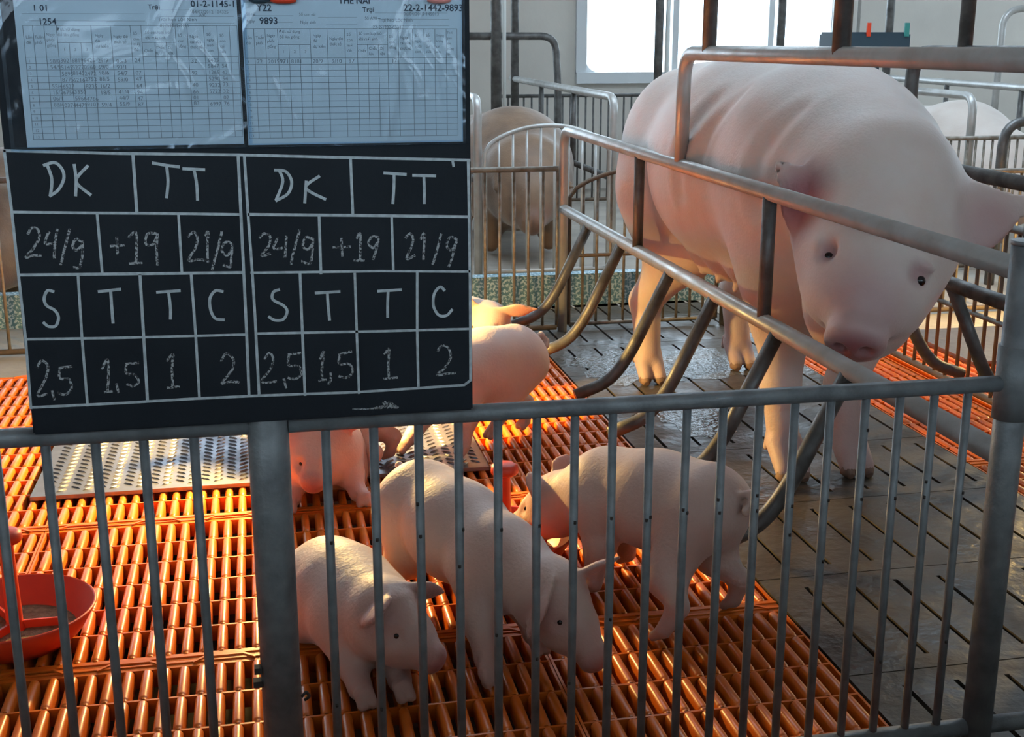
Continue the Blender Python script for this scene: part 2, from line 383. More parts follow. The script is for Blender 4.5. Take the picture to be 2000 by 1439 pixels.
MB().tube([(.028, -.01, .19), (.034, -.014, .196), (.030, -.018, .206), (.024, -.02, .20)], .002, 8, .003).build('wire_hook', M['steel_spot'], p1)
MB().box(-.032, -.022, -.012, .0, .232, .240).box(-.034, -.022, -.012, .0, .214, .222).build('hinge_pin', M['steel_spot'], p1)
p2 = post(.975, .0205, .735, 'blue-grey upright post at the right end of the front gate', M['steel_front'])
MB().tube([(0, 0, .50), (0, 0, .60)], .0235, 20).build('collar', M['steel_front'], p2)
link('rail_stub', MB().tube([(0, 0, .036), (.6, 0, .036)], .0125, 12).mesh('rail_stub'), M['steel_front'], p2)

# ------------------------------------------------------------------ farrowing crate
def crate_side(x, sgn, label, has_rear=True):
    c = thing('crate_side', label, 'crate', (x, 1.47, 0))
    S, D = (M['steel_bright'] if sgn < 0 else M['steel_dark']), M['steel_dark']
    part_tube('side_frame', [(x, 4.13, 0), (x, 4.13, .69), (x, 1.49, .69)], .0165, S, c, 14, .07)
    part_tube('lower_rail', [(x, 4.12, .425), (x, 1.49, .425)], .0175, S, c, 14)
    for y in (3.27, 2.377): part_tube('strut', [(x, y, .43), (x, y, .685)], .0145, D, c)
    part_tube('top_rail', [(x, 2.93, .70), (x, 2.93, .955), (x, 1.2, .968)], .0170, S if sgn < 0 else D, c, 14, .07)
    for y in (3.79, 3.42, 2.98, 2.66, 2.30, 1.985):
        part_tube('finger', [(x, y, .42), (x+sgn*.105, y, .205), (x+sgn*.155, y, .14), (x+sgn*.245, y, .108)], .0158, D, c, 14, .06)
    for y in ((2.765, 2.10) if sgn < 0 else (2.70,)):
        part_tube('hanger', [(x, y, .96), (x, y, CEIL)], .0165, D, c)
    return c
crate_side(1.008, -1, 'steel crate side between the sow and the piglets, with curved finger bars')
crate_side(1.60, 1, 'dark steel crate side on the far side of the sow')
# rear gate of the crate, arched
def arch_gate(x0, x1, y, zs, zt, label, mrail, mbar, pitch=.048, mid=.26, r=.0075):
    g = thing('arched_gate', label, 'gate', (x0, y, 0)); w = x1-x0
    arc = [(t, zs+(zt-zs)*math.sin(math.pi*t/w)**.55) for t in np.linspace(0, w, 25)]
    MB().tube([(0, 0, .02)]+[(t, 0, z) for t, z in arc]+[(w, 0, .02)], r, 10).build('arched_rail', mrail, g)
    MB().tube([(0, 0, .02), (w, 0, .02)], r, 10).build('bottom_rail', mbar, g)
    if mid: MB().tube([(0, 0, mid), (w, 0, mid)], r*.9, 10).build('middle_rail', mrail, g)
    n = int(w/pitch)
    for k in range(1, n):
        t = w*k/n; z = zs+(zt-zs)*math.sin(math.pi*t/w)**.55
        MB().tube([(t, 0, .02), (t, 0, z)], .0052, 8).build('bar', mbar, g)
    return g
arch_gate(1.035, 1.575, 4.15, .46, .555, 'dark arched barred gate closing the crate behind the sow', M['steel_rust'], M['steel_rear'])
# rear fence of the pen
def bar_fence(label, x0, x1, y, top, pitch, m, mr, name='rear_fence', r=.0052, rr=.0095, bottom=.018):
    f = thing(name, label, 'fence', (x0, y, 0)); w = x1-x0
    MB().tube([(0, 0, top), (w, 0, top)], rr, 10).build('top_rail', mr, f)
    MB().tube([(0, 0, bottom), (w, 0, bottom)], rr, 10).build('bottom_rail', M['steel_rust'], f)
    me = MB().tube([(0, 0, bottom), (0, 0, top)], r, 8).mesh('bar'); me.materials.append(m)
    n = int(round(w/pitch))
    for k in range(n+1): link('bar', me, None, f, (w*k/n, 0, 0))
    return f
bar_fence('barred rear fence of the piglet pen, lit by the heat lamp', -1.6, .985, 4.12, .562, .05, M['steel_rear'], M['steel_rear'])
bar_fence('barred rear fence seen to the right beyond the sow\'s head', 1.95, 3.7, 4.12, .52, .045, M['steel_rear'], M['steel_rear'])
# divider to the next pen
dv = thing('side_fence', 'dark barred divider right of the crate, in front of the lit neighbouring pen', 'fence', (1.95, 1.47, 0))
MB().tube([(0, 0, .5), (0, 2.63, .5)], .0105, 10).build('top_rail', M['steel_dark'], dv)
MB().tube([(0, 0, .24), (0, 2.63, .24)], .0075, 10).build('middle_rail', M['steel_dark'], dv)
MB().tube([(0, 0, .02), (0, 2.63, .02)], .010, 10).build('bottom_rail', M['steel_rust'], dv)
me = MB().tube([(0, 0, .02), (0, 0, .5)], .0055, 8).mesh('bar'); me.materials.append(M['steel_rust'])
for k in range(44): link('bar', me, None, dv, (0, .03+.06*k, 0))

# ------------------------------------------------------------------ blackboard with record sheets
BY = 1.424
bb = thing('blackboard', 'black board with a white chalk table hung on the front fence', 'blackboard', (0, BY, .56))
def bp(px, py, off=.0): 
    v = on_board(px, py, BY); return Vector((v.x, -off, v.z-.56))
def box_obj(x0, x1, y0, y1, z0, z1, name, m, parent, bev=.002):
    bm = bmesh.new(); bmesh.ops.create_cube(bm, size=1)
    for v in bm.verts: v.co = Vector((x0 if v.co.x < 0 else x1, y0 if v.co.y < 0 else y1, z0 if v.co.z < 0 else z1))
    bmesh.ops.bevel(bm, geom=list(bm.edges), offset=bev, segments=2, affect='EDGES')
    me = bpy.data.meshes.new(name); bm.to_mesh(me); bm.free(); return link(name, me, m, parent)
box_obj(-.263, .2385, 0, .012, .003, .56, 'panel', M['board'], bb)
_soff = [0]
def stroke(mb, pts, wpx, off=.0005, jit=0):
    _soff[0] = (_soff[0]+1) % 9; off += _soff[0]*.00004
    P = [bp(x+random.uniform(-jit, jit), y+random.uniform(-jit, jit), off) for x, y in pts]
    w = wpx*BY/FPX/2*1.03; vs = []; n = len(P)
    for i, p in enumerate(P):
        d = P[min(i+1, n-1)]-P[max(i-1, 0)]; d.y = 0
        if d.length < 1e-7: d = Vector((1, 0, 0))
        d.normalize(); nrm = Vector((-d.z, 0, d.x))*w
        e = -d*w*.6 if i == 0 else (d*w*.6 if i == n-1 else Vector((0, 0, 0)))
        vs += [p+e-nrm, p+e+nrm]
    mb.add(vs, [(2*i, 2*i+1, 2*i+3, 2*i+2) for i in range(n-1)])
G = MB()
def crop(pts): return [(x*.465, 280+y*.465) for x, y in pts]
grid_lines = [[(18, 30), (500, 42), (1000, 48), (1400, 58), (1972, 70)], [(50, 288), (400, 292), (700, 294), (1005, 298)], [(1045, 298), (1500, 302), (1970, 308)],
 [(78, 552), (500, 548), (1020, 542)], [(1055, 543), (1600, 536), (1972, 538)], [(108, 822), (500, 816), (1035, 802)], [(1080, 798), (1600, 788), (1975, 778)],
 [(130, 1108), (500, 1090), (800, 1072), (1100, 1058), (1500, 1044), (1950, 1014)], [(1950, 1014), (1976, 994)],
 [(18, 30), (50, 288), (78, 552), (108, 822), (130, 1112)], [(1000, 50), (1012, 300), (1024, 545), (1036, 800), (1046, 1052)], [(1026, 50), (1042, 300), (1060, 545), (1072, 740)], [(1072, 740), (1080, 900), (1088, 1050)],
 [(1966, 70), (1970, 300), (1974, 600), (1976, 994)], [(558, 40), (575, 288)], [(408, 292), (430, 545)], [(750, 298), (764, 538)], [(1472, 62), (1482, 298)], [(1340, 304), (1348, 546)], [(1645, 308), (1652, 534)],
 [(328, 552), (345, 820), (368, 1100)], [(588, 552), (604, 815), (620, 1084)], [(803, 550), (822, 806), (838, 1070)], [(1260, 546), (1270, 796), (1281, 1056)], [(1490, 546), (1498, 790), (1508, 1048)], [(1752, 540), (1752, 784), (1757, 1018)]]
for ln in grid_lines:
    stroke(G, crop(ln), random.uniform(4.6, 5.6))
stroke(G, crop([(1900, 70), (1905, 95)]), 5)
G.build('chalk_grid', M['chalk_line'], bb)
texts = [
 ('DK', [[(198, 90), (218, 150), (212, 218)], [(185, 92), (230, 80), (262, 110), (268, 150), (245, 195), (210, 220)], [(312, 90), (320, 150), (318, 218)], [(368, 95), (320, 158), (380, 215)]]),
 ('TT', [[(642, 82), (700, 92), (752, 98)], [(700, 94), (706, 160), (700, 226)], [(770, 106), (858, 110)], [(815, 110), (826, 170), (830, 236)]]),
 ('DK', [[(1172, 112), (1188, 160), (1160, 236)], [(1155, 112), (1200, 118), (1225, 160), (1210, 210), (1160, 240)], [(1286, 160), (1280, 248)], [(1340, 138), (1284, 186), (1366, 234)]]),
 ('TT', [[(1614, 124), (1704, 130)], [(1655, 130), (1654, 190), (1650, 250)], [(1735, 134), (1828, 136)], [(1780, 136), (1782, 190), (1782, 250)]]),
 ('24/9', [[(118, 378), (135, 355), (160, 362), (165, 395), (140, 440), (108, 478), (140, 470), (172, 470)], [(205, 372), (190, 420), (235, 418)], [(240, 362), (232, 420), (228, 480)], [(292, 360), (275, 430), (255, 508)], [(345, 412), (320, 402), (305, 430), (322, 448), (345, 425)], [(346, 415), (346, 470), (335, 520), (310, 520)]]),
 ('+19', [[(465, 430), (520, 428)], [(490, 395), (494, 462)], [(540, 395), (570, 372), (574, 440), (570, 500)], [(545, 505), (595, 500)], [(655, 378), (620, 380), (612, 420), (640, 425), (660, 390)], [(662, 380), (658, 440), (662, 510)]]),
 ('21/9', [[(790, 390), (815, 372), (830, 400), (820, 440), (792, 490), (830, 488), (860, 490)], [(862, 385), (874, 370), (870, 440), (874, 500)], [(932, 370), (915, 440), (890, 530)], [(970, 418), (945, 415), (932, 450), (955, 470), (975, 440)], [(976, 420), (972, 480), (968, 520), (940, 510)]]),
 ('24/9', [[(1090, 395), (1110, 378), (1135, 392), (1128, 430), (1098, 470), (1135, 462)], [(1168, 395), (1150, 440), (1185, 438)], [(1202, 388), (1198, 478)], [(1258, 365), (1240, 430), (1222, 505)], [(1312, 400), (1285, 395), (1272, 430), (1295, 445), (1314, 415)], [(1314, 402), (1310, 470), (1300, 505), (1268, 495)]]),
 ('+19', [[(1400, 436), (1470, 434)], [(1434, 400), (1438, 472)], [(1498, 398), (1514, 380), (1512, 490)], [(1488, 492), (1530, 490)], [(1588, 394), (1560, 392), (1548, 420), (1568, 438), (1588, 412)], [(1590, 394), (1582, 440), (1568, 486)]]),
 ('21/9', [[(1705, 395), (1722, 378), (1735, 400), (1725, 440), (1708, 485), (1740, 470)], [(1768, 400), (1782, 380), (1778, 486)], [(1852, 380), (1838, 440), (1818, 505)], [(1915, 400), (1888, 395), (1876, 430), (1896, 448), (1916, 415)], [(1918, 402), (1905, 460), (1885, 515)]]),
 ('S', [[(225, 622), (200, 618), (186, 650), (196, 680), (230, 700), (246, 730), (235, 765), (205, 768), (184, 752)]]),
 ('T', [[(415, 622), (505, 612)], [(465, 618), (470, 690), (475, 752)]]),
 ('T', [[(660, 625), (755, 618)], [(708, 624), (716, 690), (716, 736)]]),
 ('C', [[(935, 622), (905, 618), (882, 650), (885, 700), (905, 735), (940, 740)]]),
 ('S', [[(1172, 614), (1148, 624), (1146, 655), (1190, 680), (1206, 705), (1190, 738), (1155, 742), (1130, 728)]]),
 ('T', [[(1326, 628), (1426, 622)], [(1375, 626), (1378, 680), (1384, 740)]]),
 ('T', [[(1588, 620), (1684, 614)], [(1630, 618), (1628, 670), (1628, 728)]]),
 ('C', [[(1866, 616), (1848, 602), (1824, 630), (1820, 680), (1842, 720), (1875, 722), (1898, 698)]]),
 ('2,5', [[(158, 940), (175, 912), (202, 935), (190, 990), (158, 1056), (195, 1052)], [(220, 1040), (228, 1075)], [(302, 936), (252, 942)], [(252, 942), (250, 985), (290, 990), (300, 1030), (275, 1054), (245, 1048)]]),
 ('1,5', [[(430, 945), (452, 905), (456, 970), (452, 1040)], [(440, 1044), (470, 1040)], [(488, 1010), (498, 1045)], [(580, 922), (530, 926)], [(532, 926), (530, 965), (565, 970), (582, 1000), (560, 1018), (535, 1010)]]),
 ('1', [[(702, 912), (726, 884), (722, 950), (726, 1022)], [(705, 1026), (752, 1020)]]),
 ('2', [[(930, 912), (950, 882), (980, 905), (975, 950), (932, 1006), (965, 1000), (1002, 1002)]]),
 ('2,5', [[(1112, 905), (1130, 880), (1148, 905), (1135, 950), (1098, 1000), (1160, 1000)], [(1192, 990), (1200, 1025)], [(1262, 880), (1212, 886)], [(1214, 886), (1212, 930), (1255, 935), (1265, 970), (1240, 988), (1212, 985)]]),
 ('1,5', [[(1345, 905), (1360, 872), (1352, 940), (1354, 992)], [(1340, 996), (1370, 992)], [(1388, 965), (1390, 990), (1380, 1008)], [(1475, 874), (1425, 886)], [(1428, 886), (1425, 925), (1465, 925), (1482, 955), (1460, 982), (1425, 978)]]),
 ('1', [[(1615, 885), (1634, 862), (1630, 930), (1634, 984)], [(1612, 988), (1668, 982)]]),
 ('2', [[(1838, 870), (1858, 848), (1885, 862), (1892, 900), (1868, 940), (1835, 972), (1880, 966), (1912, 964)]])]
def smooth_pts(p):
    if len(p) < 3: return p
    out = []
    for i in range(len(p)-1):
        p0 = p[max(i-1, 0)]; p1_, p2_, p3 = p[i], p[i+1], p[min(i+2, len(p)-1)]
        for k in range(5):
            t = k/5
            out.append(tuple(.5*((2*p1_[a])+(-p0[a]+p2_[a])*t+(2*p0[a]-5*p1_[a]+4*p2_[a]-p3[a])*t*t+(-p0[a]+3*p1_[a]-3*p2_[a]+p3[a])*t**3) for a in (0, 1)))
    return out+[p[-1]]
for i, (t, sts) in enumerate(texts):
    head = i < 4 or 10 <= i < 18
    mb = MB()
    for s in sts: stroke(mb, crop(smooth_pts(s)), 5.4 if head else 4.6, jit=0 if head else .5)
    o = mb.build('chalk_writing', M['chalk_line'] if head else M['chalk'], bb)
smudge = MB(); random.seed(3)
for k in range(60):
    t = random.random(); stroke(smudge, crop([(1480+190*t, 1116-34*math.exp(-((t-.75)/.18)**2)*random.random()-6*t), (1492+190*t, 1115-20*math.exp(-((t-.75)/.18)**2)*random.random()-6*t)]), 3.0, .0004)
smudge.build('chalk_smudge', M['chalk'], bb)

# record sheets
def text_mesh(s, size, bold=0.0):
    cu = bpy.data.curves.new('t', 'FONT'); cu.body = s; cu.size = size; cu.offset = bold; cu.resolution_u = 2; cu.align_x = 'LEFT'
    ob = bpy.data.objects.new('t', cu); COL.objects.link(ob)
    bpy.context.view_layer.update()
    me = bpy.data.meshes.new_from_object(ob.evaluated_get(bpy.context.evaluated_depsgraph_get()))
    bpy.data.objects.remove(ob); bpy.data.curves.remove(cu)
    return me
SY = BY-.004
def sheet(label, x0, x1, ztop, zbot, cols, rows, heads, texts, hand, skew):
    """paper in the plane y=SY; local u in 0..1 from left, v in 0..1 from the pixel-measured top edge of the frame"""
    w = x1-x0; h = ztop-zbot
    s = thing('record_sheet', label, 'paper', (x0, SY, zbot))
    nx, nz = 14, 10; mb = MB(); vs = []
    def P(u, v, off=0):
        return (u*w+skew*(1-v)*0, -off+.0012*math.sin(u*5+v*3)*0, v*h)
    mb.box(0, w, -.0003, .0003, 0, h); mb.build('paper', M['paper'], s)
    tb = MB()
    def rect(u0, v0, u1, v1): tb.box(u0*w, u1*w, -.0008, -.0003, v0*h, v1*h)
    lw = .00024/w; lh = .00024/h
    vt, vh, vb, vm = rows['top'], rows['head'], rows['bot'], rows['mid']
    for k in range(rows['n']+1): v = vh+(vb-vh)*k/rows['n']; rect(cols[0], v-lh, cols[-1], v+lh)
    rect(cols[0], vt-lh, cols[-1], vt+lh)
    for i, c in enumerate(cols):
        top = vm if i in rows['sub'] else vt
        rect(c-lw, vb, c+lw, top)
    for a, b in rows['subline']: rect(cols[a], vm-lh, cols[b], vm+lh)
    for (u0, u1, v) in rows['rules']: rect(u0, v-lh*.6, u1, v+lh*.6)
    tb.build('printed_table', M['grey_ink'], s)
    def put(name, items, m):
        V, Fc = [], []
        for (t, u, v, size, bold) in items:
            me = text_mesh(t, size, bold)
            k = len(V); V += [(u*w+q.co.x, -.0009, v*h+q.co.y) for q in me.vertices]; Fc += [tuple(i+k for i in p.vertices) for p in me.polygons]
            bpy.data.meshes.remove(me)
        me = bpy.data.meshes.new(name); me.from_pydata(V, [], Fc); link(name, me, m, s)
    put('printed_number', texts, M['ink']); put('column_headings', heads, M['grey_ink']); put('handwritten_entries', hand, M['grey_ink'])
    return s
def vz(py, px): return on_board(px, py, SY).z
def ux(px, py=150): return on_board(px, py, SY).x
# right sheet: px 478..908 wide, bottom edge py 279
x0, x1, zt, zb = ux(478, 150), ux(903, 150), vz(-45, 690), vz(280, 690)
U = lambda px: (ux(px, 130)-x0)/(x1-x0)
V = lambda py: (vz(py, 690)-zb)/(zt-zb)
colpx = [480, 499, 521, 545, 566, 587, 608, 641, 675, 699, 719, 740, 758, 779, 807, 829, 850, 872, 893]
rows = dict(top=V(56), head=V(113), bot=V(267), mid=V(87), n=13, sub=(4, 5, 10, 11), subline=[(3, 6), (9, 12)], rules=[(U(500), U(577), V(31)), (U(625), U(700), V(34)), (U(520), U(575), V(44)), (U(640), U(700), V(47)), (U(735), U(875), V(25)), (U(742), U(878), V(37)), (U(745), U(878), V(50))])
hs = .0042
def H(px, py, lines, size=hs): return [(t, U(px), V(py+k*10.5), size, 0) for k, t in enumerate(lines)]
heads = H(483, 76, ['Lần', 'đẻ']) + H(502, 76, ['Tuần', 'phối']) + H(524, 72, ['Ngày', 'phối', 'giống']) + H(548, 64, ['Đực sử dụng', 'để lên giống']) + H(613, 72, ['Ngày', 'đẻ', 'dự kiến']) + H(645, 78, ['Ngày đẻ', 'thực tế']) + H(679, 70, ['Số', 'con', 'mới', 'đẻ']) + H(702, 68, ['Số con loại bỏ', 'khi mới sinh']) + H(700, 102, ['Chết']) + H(721, 97, ['Chết', 'lưu']) + H(743, 97, ['Dị', 'tật']) + H(761, 74, ['Số', 'con', 'sống']) + H(782, 76, ['Ngày', 'cai sữa', 'thực tế']) + H(811, 72, ['Số', 'ngày', 'nuôi', 'con']) + H(832, 72, ['Số', 'con', 'cai', 'sữa']) + H(852, 72, ['Trọng', 'lượng', 'cai', 'sữa'], .0036) + H(873, 66, ['Thời', 'gian', 'lên', 'giống', 'lại'], .0036) + H(553, 103, ['1']) + H(575, 103, ['2']) + H(596, 103, ['3']) + [(str(k+1), U(484 if k < 9 else 482), V(122+11.85*k), .0040, 0) for k in range(13)]
heads += [('Số tai', U(486), V(31), .0042, 0), ('Ngày', U(486), V(44), .0042, 0), ('Số con nái', U(588), V(31), .0042, 0), ('Ngày sinh', U(590), V(46), .0042, 0), ('06/04/2015 145013', U(790), V(30), .0050, 0), ('Số A90', U(715), V(38), .0044, 0), ('Trại heo Lộc Ninh', U(740), V(42), .0050, 0), ('22-2-1202-6334', U(730), V(56), .0048, 0)]
nums = [('Y22', U(507), V(22), .0098, .0002), ('9893', U(511), V(47), .0098, .0002), ('22-2-1442-9893', U(790), V(21), .0102, .0002), ('Trại', U(711), V(23), .0072, .0001), ('THE NAI', U(665), V(7), .0090, .0002)]
hand = [('22', U(502), V(123), .0062, 0), ('2015', U(524), V(123), .0060, 0), ('971', U(547), V(123), .0064, .0002), ('8181', U(569), V(123), .0060, 0), ('20/9', U(611), V(123), .0062, 0), ('9/10', U(648), V(123), .0062, 0), ('17', U(681), V(123), .0066, 0), ('17', U(764), V(123), .0066, 0)]
sheet('right-hand printed record sheet numbered 22-2-1442-9893 above the chalk table', x0, x1, zt, zb, [U(c) for c in colpx], rows, heads, nums, hand, 0)
# left sheet: px 40..470
x0, x1, zt, zb = ux(40, 150), ux(470, 150), vz(-45, 250), vz(285, 250)
U = lambda px: (ux(px, 130)-x0)/(x1-x0)
V = lambda py: (vz(py, 250)-zb)/(zt-zb)
colpx = [52, 71, 93, 117, 139, 162, 184, 222, 260, 281, 306, 328, 347, 370, 402, 428, 452, 467]
rows = dict(top=V(50), head=V(111), bot=V(270), mid=V(83), n=13, sub=(4, 5, 10, 11), subline=[(3, 6), (9, 12)], rules=[(U(52), U(290), V(27)), (U(60), U(290), V(41)), (U(318), U(462), V(19)), (U(318), U(462), V(32)), (U(318), U(462), V(45))])
heads = H(56, 75, ['Lần', 'đẻ']) + H(73, 75, ['Tuần', 'phối']) + H(96, 70, ['Ngày', 'phối', 'giống']) + H(118, 60, ['Đực sử dụng', 'để lên giống']) + H(190, 72, ['Ngày', 'đẻ', 'dự kiến']) + H(226, 74, ['Ngày đẻ', 'thực tế']) + H(264, 68, ['Số', 'con', 'mới', 'đẻ']) + H(288, 66, ['Số con loại bỏ', 'khi mới sinh']) + H(284, 102, ['Chết']) + H(307, 96, ['Chết', 'lưu']) + H(331, 96, ['Dị', 'tật']) + H(351, 72, ['Số', 'con', 'sống']) + H(374, 74, ['Ngày', 'cai sữa', 'thực tế']) + H(407, 70, ['Số', 'ngày', 'nuôi', 'con']) + H(432, 72, ['Số', 'con', 'cai', 'sữa']) + H(127, 99, ['1']) + H(148, 99, ['2']) + H(171, 99, ['3']) + [(str(k+1), U(57), V(121+12.2*k), .0040, 0) for k in range(13)]
heads += [('Trại heo Lộc Ninh', U(315), V(41), .0052, 0), ('04/07/2012 104325', U(382), V(26), .0048, 0), ('A90', U(395), V(32), .0046, 0), ('01-2-1012-1125', U(318), V(53), .0046, 0)]
nums = [('01-2-1145-1', U(380), V(13), .0094, .0002), ('1 01', U(74), V(22), .0090, .0001), ('1254', U(83), V(48), .0090, .0001), ('Trại', U(297), V(18), .0070, .0001)]
hand = []
random.seed(5)
for k in range(8):
    y = 122+12.2*k
    for px, t in ((98, '29/3'), (119, '1071'), (141, '1085'), (164, '1094'), (192, '26/5'), (228, '28/6'), (264, '12'), (374, '14'), (406, '2014'), (433, '11')):
        if random.random() < .9: hand.append((''.join(random.choice('0123456789') if q.isdigit() else q for q in t), U(px), V(y+random.uniform(-1, 1)), .0060, 0))
sheet('left-hand printed record sheet filled with eight handwritten rows', x0, x1, zt, zb, [U(c) for c in colpx], rows, heads, nums, hand, 0)
# clear sleeves over the sheets
def sleeve(label, x0, x1, z0, z1, seed):
    s = thing('plastic_sleeve', label, 'sleeve', (x0, SY-.002, z0)); w, h = x1-x0, z1-z0
    nx, nz = 60, 46; r2 = np.random.default_rng(seed); vs = []
    folds = [(r2.uniform(0, 1), r2.uniform(0, 1), r2.uniform(0, 3.14), r2.uniform(.06, .25), r2.uniform(.0005, .0013)) for _ in range(14)]
    for j in range(nz+1):
        for i in range(nx+1):
            u, v = i/nx, j/nz; y = -.0014*math.sin(math.pi*u)*math.sin(math.pi*v)
            for (cu, cv, a, l, am) in folds:
                du, dv = (u-cu)*w/h, v-cv; al = du*math.cos(a)+dv*math.sin(a); ac = -du*math.sin(a)+dv*math.cos(a)
                y -= am*math.exp(-(al/l)**2-(ac/.022)**2)
            vs.append((u*w, y, v*h))
    fs = [(j*(nx+1)+i, j*(nx+1)+i+1, (j+1)*(nx+1)+i+1, (j+1)*(nx+1)+i) for j in range(nz) for i in range(nx)]
    MB().add(vs, fs, True).build('clear_film', M['sleeve'], s)
    MB().box(0, w, -.0006, 0, 0, .004).box(0, .004, -.0006, 0, .004, h).box(w-.004, w, -.0006, 0, .004, h).build('welded_edge', M['sleeve'], s)
    return s
sleeve('clear creased plastic sleeve over the left record sheet', ux(8), ux(478), vz(291, 250), vz(-60, 250), 11)
sleeve('clear plastic sleeve over the right record sheet', ux(479), ux(908), vz(284, 690), vz(-60, 690), 5)
def clip(px, py, w, h, m, label):
    v = on_board(px, py, SY-.008); c = thing('clip', label, 'clip', (v.x, SY-.006, v.z))
    MB().tube([(-w, 0, .0), (-w*.5, 0, -.002), (w*.5, 0, -.002), (w, 0, 0)], .004, 10).build('jaw', m, c)
    box_obj(-w, w, -.004, .004, 0, h, 'body', m, c, .0015)
clip(553, -4, .013, .03, M['red'], 'red clip at the top of the right record sheet')
clip(858, -4, .012, .03, M['pinkclip'], 'pink clip at the top right of the right record sheet')
clip(506, -5, .010, .03, M['trough'], 'dark clip beside the red clip at the top of the sheets')

# ------------------------------------------------------------------ feeders
def feeder(x, y, label):
    f = thing('piglet_feeder', label, 'feeder', (x, y, .003), 'red piglet feeders')
    MB().lathe([(.0, .006), (.085, .006), (.105, .018), (.130, .056), (.133, .059), (.136, .056), (.112, .016), (.095, 0.0), (0, 0)], 40).build('bowl', M['red'], f)
    MB().lathe([(0, .017), (.05, .018), (.09, .016), (.10, .014)], 32).build('feed', M['feed'], f)
    MB().lathe([(.020, .01), (.014, .03), (.0115, .16), (.0115, .178)], 20).build('stem', M['red'], f)
    MB().lathe([(0, .176), (.024, .176), (.027, .180), (.026, .192), (.018, .197), (0, .198)], 20).build('cap', M['red'], f)
    for k in range(3):
        a = 2*math.pi*k/3; MB().box(.0, .085, -.002, .002, .008, .032).build('divider', M['red'], f).rotation_euler = (0, 0, a)
    return f
feeder(-.445, 2.08, 'red round feeder bowl at the left edge, in front of the tread plate')
feeder(.437, 2.245, 'red round feeder between the piglets, its capped stem standing up')

# ------------------------------------------------------------------ heat lamps
def heat_lamp(x, y, z, label, cord_to, bulb='bulb'):
    l = thing('heat_lamp', label, 'lamp', (x, y, z))
    MB().lathe([(.035, .15), (.05, .145), (.075, .10), (.10, .03), (.112, -.002), (.110, -.002), (.098, .03), (.073, .098), (.048, .142), (.035, .146)], 36).build('lamp_shade', M['lamp_shade'], l)
    MB().tube([(0, 0, .14), (0, 0, .21)], .022, 16).build('socket', M['cord'], l)
    MB().tube([(0, 0, .2), (.01, 0, .5), (0, 0, cord_to-z)], .004, 8).build('cord', M['cord'], l)
    MB().lathe([(.0, -.014), (.016, -.010), (.025, .0), (.030, .018), (.027, .04), (.017, .08), (.015, .14)], 14).build('bulb', M[bulb], l)
    return l
heat_lamp(.06, 3.06, .44, 'heat lamp hanging low over the piglets, hidden behind the blackboard', CEIL)
heat_lamp(2.72, 3.55, .50, 'heat lamp over the neighbouring pen, just past the right edge', CEIL, 'bulb2')

